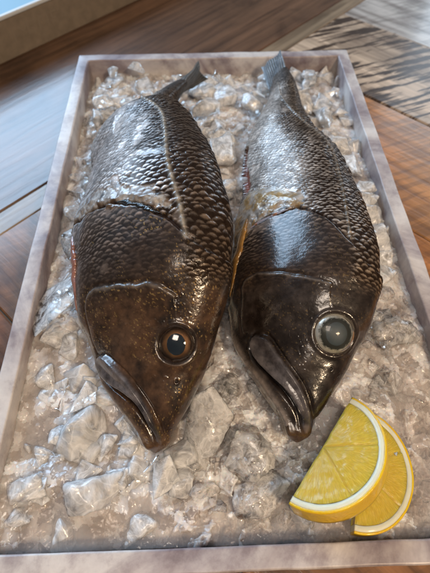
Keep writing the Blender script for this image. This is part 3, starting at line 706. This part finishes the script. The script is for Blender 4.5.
# ------------------------------------------------------------------ ice
BX, BY0, BY1 = 12.95, 1.05, 44.2
def bed_level(x, y):
    """average height of the packed ice"""
    z = 2.45 + .15 * sst(10, 20, y) - .55 * sst(26, 40, y) - .55 * sst(10.8, 12.6, abs(x)) * sst(12, 18, y) - .3 * sst(41, 44, y)
    z = z - .75 * sst(8.5, 12.5, x) * sst(12, 5, y) - .25 * sst(5, 1, y)
    return z
def bed_height(x, y):
    P = np.stack([x, y, 0 * x], -1)
    z = bed_level(x, y) + .38 * fbm(P * .42, 3, 71) + .16 * fbm(P * 1.3, 3, 73)
    # faceted crushed ice: cellular lumps
    rough = np.clip(.35 + .9 * fbm(P * .2, 2, 91) + .5 * sst(-6, 2, x) * sst(14, 6, y) + .35 * sst(28, 36, y), .30, 1)
    for sc_, am, sd in ((1.0, .36, 5), (.52, .26, 6), (.3, .16, 12)):
        gx = x / sc_ + .35 * fbm(P * .9, 2, sd); gy = y / sc_ + .35 * fbm(P * .9, 2, sd + 9)
        ix = np.floor(gx).astype(np.int64); iy = np.floor(gy).astype(np.int64); d1 = np.full(x.shape, 9.); h1 = np.zeros(x.shape)
        for a_ in (-1, 0, 1):
            for b_ in (-1, 0, 1):
                cx = ix + a_ + hash3(ix + a_, iy + b_, 0 * ix, sd); cy = iy + b_ + hash3(ix + a_, iy + b_, 0 * ix, sd + 1)
                d_ = np.hypot(gx - cx, gy - cy); sx = hash3(ix + a_, iy + b_, 0 * ix, sd + 2) - .5; sy = hash3(ix + a_, iy + b_, 0 * ix, sd + 3) - .5; h_ = hash3(ix + a_, iy + b_, 0 * ix, sd + 4)
                hh = h_ + 1.1 * (sx * (gx - cx) + sy * (gy - cy)); m = d_ < d1; d1 = np.where(m, d_, d1); h1 = np.where(m, hh, h1)
        z = z + am * np.clip(rough * (1 - .55 * sst(-1, -4, x) * sst(14, 11, y)), .08, 1) * (h1 - .5)
    return z
nx, ny = 560, 930
gx, gy = np.meshgrid(np.linspace(-BX, BX, nx), np.linspace(BY0, BY1, ny), indexing='ij')
bz = bed_height(gx, gy)
e_ = np.minimum(np.minimum(BX - abs(gx), gy - BY0), BY1 - gy); bz = bz - .08 * sst(.5, 0, e_)
bed = mesh_np('crushed_ice', np.stack([gx, gy, np.maximum(bz, 1.02)], -1).reshape(-1, 3), grid_faces(nx, ny), M['bed'])
tag(bed, kind='stuff', label='packed wet crushed ice filling the marble tray', cat='ice')

wx, wy = np.meshgrid(np.linspace(-12.85, 12.85, 160), np.linspace(1.15, 16.5, 110), indexing='ij')
wz = 2.36 + .03 * fbm(np.stack([wx, wy, 0 * wx], -1) * .5, 3, 77) - .5 * sst(13.5, 16.5, wy)
water = mesh_np('melt_water', np.stack([wx, wy, wz], -1).reshape(-1, 3), grid_faces(160, 110), M['water'])
tag(water, kind='structure')
def chunk_bm(sx, sy, sz, seed, npts=14, round_=.0, rough=.05):
    rnd = random.Random(seed); bm = bmesh.new()
    for k in range(npts):
        v = Vector((rnd.gauss(0, 1), rnd.gauss(0, 1), rnd.gauss(0, 1))).normalized() * rnd.uniform(.82, 1.)
        bm.verts.new((v.x * sx, v.y * sy, v.z * sz))
    r = bmesh.ops.convex_hull(bm, input=bm.verts)
    bmesh.ops.delete(bm, geom=list({g for g in r['geom_interior'] + r['geom_unused'] if isinstance(g, bmesh.types.BMVert)}), context='VERTS')
    m_ = min(sx, sy, sz)
    bmesh.ops.triangulate(bm, faces=bm.faces)
    for _ in range(4):
        ee = [e for e in bm.edges if e.calc_length() > m_ * .2]
        if not ee or len(bm.verts) > 3000: break
        bmesh.ops.subdivide_edges(bm, edges=ee, cuts=1); bmesh.ops.triangulate(bm, faces=[f for f in bm.faces if len(f.verts) > 3])
    for _ in range(int(round_)): bmesh.ops.smooth_vert(bm, verts=bm.verts, factor=.5, use_axis_x=True, use_axis_y=True, use_axis_z=True)
    bm.verts.ensure_lookup_table()
    co = np.array([v.co[:] for v in bm.verts]); dn = fbm(co * (1.6 / m_) * .6 + seed * 3.1, 3, seed % 50); dn2 = vnoise(co * 4. / m_ + seed, seed % 40)
    bm.normal_update()
    for v, a_, b_ in zip(bm.verts, dn, dn2): v.co += v.normal * float(a_ * rough * 2.0 + b_ * rough * .4) * m_
    for v in bm.verts: v.co *= S
    return bm
IG = 'loose ice pieces lying on the packed ice'
def chunk(x, y, z, sx, sy, sz, rot, mat, seed, label, group=IG, npts=14, round_=1, rough=.06, smooth=True, name='ice_chunk'):
    bm = chunk_bm(sx, sy, sz, seed, npts, round_, rough)
    o = bm_obj(name, bm, mat, smooth=smooth, loc=Vector((x, y, z)) * S)
    o.rotation_euler = [math.radians(a_) for a_ in rot]
    tag(o, label, 'ice', group); return o
Wm, Cm, Dm = M['ice_white'], M['ice_clear'], M['ice_mid']
lev = lambda x, y: float(bed_level(np.array(x, float), np.array(y, float)))
named = [
 # x, y, z, half sizes, rotation, material, label
 (-11.2, 15.4, 3.3, 2.2, 3.3, .9, (14, -22, -35), Dm, 'largest clear ice slab leaning on the left wall beside the left fish head', 10, 3, .05),
 (-11.0, 20.4, 3.0, 1.4, 1.8, 1.1, (5, 20, 30), Dm, 'bluish clear ice block between left wall and left fish cheek', 12, 2, .05),
 (-9.0, 8.9, 2.95, 1.35, 1.3, .6, (12, -8, 20), Wm, 'flat white triangular ice shard below the left fish jaw', 6, 1, .04),
 (-8.7, 7.2, 2.75, .75, 1.1, .45, (-10, 14, 50), Dm, 'small pale ice flake just below the triangular shard', 7, 1, .04),
 (-4.0, 4.4, 3.2, 1.15, 1.75, .8, (24, 6, 6), Wm, 'upright whitish ice wedge right below the left fish snout', 8, 1, .04),
 (-1.35, 7.3, 3.1, 1.7, 3.0, 1.1, (10, 14, -25), Dm, 'big smooth pointed ice chunk between the two fish heads', 11, 3, .05),
 (.75, 5.4, 3.0, 1.8, 1.7, .95, (10, 5, 40), Dm, 'rough crushed ice lump left of the lemon slices', 22, 1, .16),
 (1.2, 3.4, 2.5, 2.0, 1.3, .8, (0, -8, 15), Dm, 'low wide ice lump touching the front wall left of the lemon', 22, 1, .14),
 (-1.7, 3.3, 2.5, 1.2, 1.0, .7, (0, 10, 0), Dm, 'small clear ice lump near the middle of the front wall', 12, 2, .08),
 (-10.1, 7.0, 2.6, .9, .7, .4, (0, 10, 60), Wm, 'small white ice bit in the puddle near the left wall', 12, 2, .08),
 (-6.1, 7.6, 2.7, 1.1, .8, .45, (5, 5, 35), Dm, 'glinting ice piece immediately left of the left fish snout', 14, 2, .1),
 (10.7, 12.6, 3.0, 1.9, 1.4, 1.0, (0, 14, 10), Cm, 'sparkling clear crushed ice cluster between right fish head and right wall', 24, 1, .2),
 (9.8, 13.6, 2.8, .9, .9, .6, (20, 0, 0), Cm, 'clear ice piece touching the right fish behind its eye', 20, 1, .18),
 (-1.0, 36.3, 3.2, 1.7, 1.2, .9, (0, -6, 8), Wm, 'oval milky ice lump just in front of the left fish tail', 16, 3, .04),
 (3.3, 36.6, 3.3, 1.15, 1.7, 1.0, (0, 6, 15), Wm, 'tall rounded white ice lump left of the right fish tail root', 14, 3, .04),
 (.4, 30.3, 3.3, 1.6, 2.0, 1.2, (0, 8, -18), Wm, 'large pale ice block in the gap between the two fish bodies', 12, 3, .05),
 (.3, 33.3, 3.0, 1.2, .9, .7, (0, 0, 0), Dm, 'squat ice lump behind the large pale block between the fish', 12, 3, .05),
 (-8.0, 42.6, 3.4, 1.1, .8, .8, (10, 20, 20), Wm, 'bright angular ice piece against back wall above the left fish', 8, 1, .04),
 (-10.1, 42.4, 3.3, .8, .9, .6, (0, 0, 60), Dm, 'leftmost of the ice pieces along the back wall', 10, 2, .06),
 (-10.6, 37.3, 3.2, 1.2, 1.5, .9, (0, 12, 10), Wm, 'pale rounded ice block beside the left fish back near the left wall', 12, 3, .05),
 (9.9, 34.3, 3.3, 1.0, 2.2, .9, (0, 0, 10), Wm, 'long pale ice block beside the right fish tail root', 14, 3, .05),
 (11.2, 28.4, 3.0, 1.0, 2.0, .8, (0, 0, 8), Wm, 'long milky ice block between right wall and right fish back', 14, 3, .05),
 (9.6, 41.2, 3.3, 1.0, 1.0, .8, (0, 20, 8), Dm, 'cloudy ice piece in the back right corner of the tray', 12, 2, .1),
]
for k, (x, y, z, sx, sy, sz, rot, mt, lb, npts, rd, rg) in enumerate(named):
    chunk(x, y, z, sx, sy, sz, rot, mt, 100 + k, lb, npts=npts, round_=rd, rough=rg)
# smaller anonymous bits, told apart only by the zone of the tray they fill
def near_fish(x, y):
    for f in (fa, fb):
        i = np.argmin(np.hypot(f['C'][:, 0] - x, f['C'][:, 1] - y)); c = f['C'][i]; a_ = f['A'][i]
        if math.hypot(c[0] - x, c[1] - y) < a_ * .78: return True
    return False
rnd = random.Random(11)
zones = [((-12.2, 12.2, 36.0, 43.2), 64, (.9, 1.9), 'small rounded ice lump in the blurred strip along the back wall', Wm),
         ((-12.2, -8.5, 20, 38), 34, (.8, 1.7), 'small ice lump between left wall and the left fish body', Dm),
         ((-1.5, 2.4, 22, 37), 26, (.8, 1.6), 'small ice lump down in the gap between the two fish bodies', Wm),
         ((8.0, 12.2, 16, 37), 46, (.8, 1.8), 'small ice lump between right wall and the right fish body', Wm),
         ((-12.2, -2.5, 1.8, 14), 52, (.8, 2.3), 'half sunken ice piece in the front left part of the tray', Wm),
         ((-2.5, 4.2, 1.8, 11), 70, (.5, 1.4), 'small crushed ice bit in the front middle left of the lemon', Cm),
         ((7.0, 12.2, 7, 16), 46, (.5, 1.3), 'small crushed ice bit between right fish head, lemon and right wall', Cm)]
protos = {}
for (x0, x1, y0, y1), n, (s0, s1), lb, mt in zones:
    gname = lb
    for k in range(n):
        for _ in range(60):
            x, y = rnd.uniform(x0, x1), rnd.uniform(y0, y1)
            if not near_fish(x, y): break
        s = rnd.uniform(s0, s1); z = lev(x, y) + s * rnd.uniform(-.2, .15) - .05 + (.25 if y > 20 else 0) - (.2 if y < 14 else 0)
        key = (mt.name, len(protos) % 11 if (mt.name, k % 11) not in protos else k % 11)
        key = (mt.name, k % 11)
        if key not in protos:
            sd = 500 + len(protos); rr = random.Random(sd)
            bm = chunk_bm(1, rr.uniform(.6, 1), rr.uniform(.4, .8), sd, rr.choice((5, 6, 8, 11)), rr.choice((0, 1, 1)), rr.uniform(.03, .12))
            me_ = bpy.data.meshes.new('ice_chunk'); bm.to_mesh(me_); bm.free()
            for p in me_.polygons: p.use_smooth = True
            me_.materials.append(mt); protos[key] = me_
        o = bpy.data.objects.new('ice_chunk', protos[key]); link(o)
        o.location = Vector((x, y, z)) * S; o.scale = (s,) * 3
        o.rotation_euler = (rnd.uniform(-.6, .6), rnd.uniform(-.6, .6), rnd.uniform(0, 6.28))
        tag(o, lb, 'ice', gname)

# ------------------------------------------------------------------ lemon
def lemon_mats():
    m, nt, b = new_mat('lemon_pulp'); M['pulp'] = m
    a_ = nd(nt, 'ShaderNodeAttribute'); a_.attribute_name = 'pulpuv'
    mp = nd(nt, 'ShaderNodeMapping'); mp.inputs['Scale'].default_value = (1.6, 30, 1); nt.links.new(a_.outputs['Vector'], mp.inputs[0])
    n = noise(nt, 1.6, 5, .6, mp.outputs[0], .5)
    v = nd(nt, 'ShaderNodeTexVoronoi'); v.feature = 'DISTANCE_TO_EDGE'; v.inputs['Scale'].default_value = 1.
    mp2 = nd(nt, 'ShaderNodeMapping'); mp2.inputs['Scale'].default_value = (1.9, 34, 1); nt.links.new(a_.outputs['Vector'], mp2.inputs[0]); nt.links.new(mp2.outputs[0], v.inputs['Vector'])
    c = ramp(nt, n.outputs[0], [(.25, (.50, .34, .035)), (.55, (.64, .47, .06)), (.8, (.78, .64, .19))])
    e = ramp(nt, v.outputs['Distance'], [(0., (1.12, 1.12, 1.2)), (.15, (1, 1, 1))])
    nt.links.new(mix(nt, 1., c.outputs[0], e.outputs[0], 'MULTIPLY'), b.inputs['Base Color'])
    b.inputs['Subsurface Weight'].default_value = .8; b.inputs['Subsurface Radius'].default_value = (.008, .005, .001); b.inputs['Subsurface Scale'].default_value = 1.
    b.inputs['Roughness'].default_value = .3; b.inputs['Specular IOR Level'].default_value = .25; b.inputs['Coat Weight'].default_value = .35; b.inputs['Coat Roughness'].default_value = .05
    x = bump(nt, v.outputs['Distance'], .3, .0006, None); bump(nt, n.outputs[0], .25, .0006, b, x); bump(nt, v.outputs['Distance'], .2, .0006, b, None, 'Coat Normal')
    m, nt, b = new_mat('lemon_rind'); M['rind'] = m
    n = noise(nt, 60, 3, .5); c = ramp(nt, n.outputs[0], [(.3, (.84, .48, .008)), (.7, (.92, .60, .02))]); nt.links.new(c.outputs[0], b.inputs['Base Color'])
    v = nd(nt, 'ShaderNodeTexVoronoi'); v.inputs['Scale'].default_value = 700; tc = nd(nt, 'ShaderNodeTexCoord'); nt.links.new(tc.outputs['Object'], v.inputs['Vector'])
    b.inputs['Roughness'].default_value = .32; b.inputs['Subsurface Weight'].default_value = .3; b.inputs['Subsurface Radius'].default_value = (.004, .002, .0005); b.inputs['Subsurface Scale'].default_value = 1.
    b.inputs['Coat Weight'].default_value = .4; bump(nt, v.outputs['Distance'], .35, .0006, b)
    M['membrane_l'] = simple('lemon_membrane', (.74, .60, .20), .3, .5, .5)
    M['pith'] = simple('lemon_pith', (.88, .82, .60), .45, .3, .5, bs=400, var=.06)
lemon_mats()

def lemon(R0, R1, th, mtx, label, a0=-90, a1=90, edge_bulge=.0):
    """half slice: flesh face up (+z local), chord along local y, bulging to +x. R0 half length along y, R1 depth along x"""
    root = bpy.data.objects.new('lemon_slice', None); link(root); tag(root, label, 'lemon slice', 'lemon slices at the fish heads')
    root.matrix_world = mtx
    na = 140
    A_ = np.radians(np.linspace(a0, a1, na)); ex = np.cos(A_); ey = np.sin(A_)
    def ringpt(s, z): return np.stack([ex * R1 * s, ey * R0 * s, np.full(na, z)], -1)
    ip, ipo = .875, .965
    # pulp: fan from the core with segment walls as gentle dips
    ns_ = 50; V = []; UV = []
    seg = 3
    for k, s in enumerate(np.linspace(0.0, ip, ns_)):
        P = ringpt(s, 0); f = (A_ - A_[0]) / (A_[-1] - A_[0]) * seg; dw = np.abs(f - np.round(f)) / seg * math.pi * s * R0
        P[:, 2] = .02 - .06 * np.exp(-(dw / .07) ** 2) + .05 * fbm(P * 2.2, 3, 7) + .05 * math.sin(math.pi * s / ip)
        V.append(P); UV.append(np.stack([np.full(na, s * R0), A_ * 1.0, f * 0], -1))
    top = np.concatenate(V); uv = np.concatenate(UV)
    bot = top.copy(); bot[:, 2] = -th - bot[:, 2] * .3
    F = grid_faces(ns_, na); m_ = len(top)
    i = np.arange(ns_ - 1)
    side0 = np.stack([i * na, (i + 1) * na, (i + 1) * na + m_, i * na + m_], -1); side1 = np.stack([i * na + na - 1, (i + 1) * na + na - 1, (i + 1) * na + na - 1 + m_, i * na + na - 1 + m_], -1)[:, ::-1]
    pl = mesh_np('pulp', np.r_[top, bot], np.r_[F, F[:, ::-1] + m_, side0, side1], M['pulp'], root); pl.location = (0, 0, 0)
    a_ = pl.data.attributes.new('pulpuv', 'FLOAT_VECTOR', 'POINT'); a_.data.foreach_set('vector', np.r_[uv, uv].astype(np.float32).ravel())
    # pith ring with thin membranes between the segments
    def ring(name, prof, mat, nz=0.):
        k = len(prof); V = np.stack([ringpt(s, z) for s, z in prof], 0)
        V = V + (fbm(V * 1.5, 3, 3) * nz)[..., None] * np.array([1, 1, .6])
        V = V.reshape(-1, 3); F = grid_faces(k, na); F = np.r_[F, np.stack([(k - 1) * na + np.arange(na - 1), np.arange(na - 1), np.arange(1, na), (k - 1) * na + np.arange(1, na)], -1)]
        V = np.r_[V, ]; cap = []
        o = mesh_np(name, V, F, mat, root); o.location = (0, 0, 0)
        bm = bmesh.new(); bm.from_mesh(o.data); bm.verts.ensure_lookup_table()
        for e in (0, na - 1): bm.faces.new([bm.verts[q * na + e] for q in range(k)])
        bmesh.ops.recalc_face_normals(bm, faces=bm.faces); bm.to_mesh(o.data); bm.free()
        return o
    ring('pith', [(ip, -th), (ip, 0.0), (ip + .01, .04), (ipo - .01, .03), (ipo, .0), (ipo, -th)], M['pith'], .03)
    zz = np.linspace(0, -th, 9)
    ring('rind', [(ipo, -.0), (ipo + .004, .012)] + [(ipo + .035 + edge_bulge * math.sin(math.pi * (k + .0) / 16), z - .01) for k, z in enumerate(zz)] + [(ipo, -th - .01)], M['rind'], .015)
    mb = bmesh.new()
    f_ = np.linspace(A_[0], A_[-1], seg + 1)[1:-1]
    for t_ in f_:
        n = Vector((-math.sin(t_), math.cos(t_), 0)) * .012
        pts = [Vector((math.cos(t_) * R1 * s, math.sin(t_) * R0 * s, .0)) for s in (.04, ip)]
        b8 = [mb.verts.new((p + n * sg + Vector((0, 0, zz_))) * S) for p in pts for sg in (-1, 1) for zz_ in (-th * .98, -.045)]
        for idx in ((0, 1, 3, 2), (4, 6, 7, 5), (0, 4, 5, 1), (2, 3, 7, 6), (1, 5, 7, 3), (0, 2, 6, 4)): mb.faces.new([b8[q] for q in idx])
    bm_obj('membrane', mb, M['membrane_l'], root)
    return root
def frame(o, zdir, ydir):
    z = Vector(zdir).normalized(); y = Vector(ydir); y = (y - z * y.dot(z)).normalized(); x = y.cross(z)
    return Matrix.Translation(Vector(o) * S) @ Matrix((x, y, z)).transposed().to_4x4()
lemon(3.35, 3.1, 1.25, frame((4.45, 5.35, 4.6), (-.34, .30, 1), (.62, .78, 0)), 'upper lemon half slice touching the right fish mouth with thick yellow rind in front')
lemon(3.3, 2.9, .8, frame((6.7, 4.6, 2.9), (.02, .05, 1), (.30, .95, 0)), 'lower lemon half slice lying flat under the upper one at the right')

# ------------------------------------------------------------------ camera
cam_d = bpy.data.cameras.new('camera'); cam = bpy.data.objects.new('camera', cam_d); link(cam)
cam.location = (-1.287 * S, .44 * S, 28.039 * S); cam.rotation_euler = (.571, .002, -.033)
cam_d.sensor_fit = 'HORIZONTAL'; cam_d.sensor_width = 36; cam_d.lens = 36
cam_d.clip_start = .01; cam_d.clip_end = 50
cam_d.dof.use_dof = True; cam_d.dof.focus_distance = .245; cam_d.dof.aperture_fstop = 15
scene.camera = cam

# ------------------------------------------------------------------ light
w = bpy.data.worlds.new('World'); scene.world = w; w.use_nodes = True
w.node_tree.nodes['Background'].inputs[0].default_value = (.72, .66, .60, 1); w.node_tree.nodes['Background'].inputs[1].default_value = .12
def area(name, loc, aim, sx, sy, power, colr):
    l = bpy.data.lights.new(name, 'AREA'); l.shape = 'RECTANGLE'; l.size = sx; l.size_y = sy; l.energy = power; l.color = colr
    o = bpy.data.objects.new(name, l); link(o); o.location = loc
    o.rotation_euler = (Vector(aim) - Vector(loc)).to_track_quat('-Z', 'Y').to_euler(); return o
area('window_light', (-1.1, 1.7, .95), (0, .2, 0), 1.2, 1.2, 50, (.50, .73, 1.))
area('window_light', (1.25, 1.7, .75), (0, .2, 0), .8, .8, 10, (.68, .84, 1.))
area('ceiling_lamp', (.42, -.42, .85), (0, .15, 0), .12, .12, 6.2, (1., .74, .48))
area('ceiling_lamp', (-.1, -.22, 1.15), (0, .1, 0), .3, .3, 4.4, (1., .84, .70))

# ------------------------------------------------------------------ render settings
scene.view_settings.view_transform = 'Standard'; scene.view_settings.look = 'None'; scene.view_settings.exposure = 0
scene.render.engine = 'CYCLES'
scene.cycles.max_bounces = 10; scene.cycles.transmission_bounces = 8
scene.render.resolution_x = 768; scene.render.resolution_y = 1024
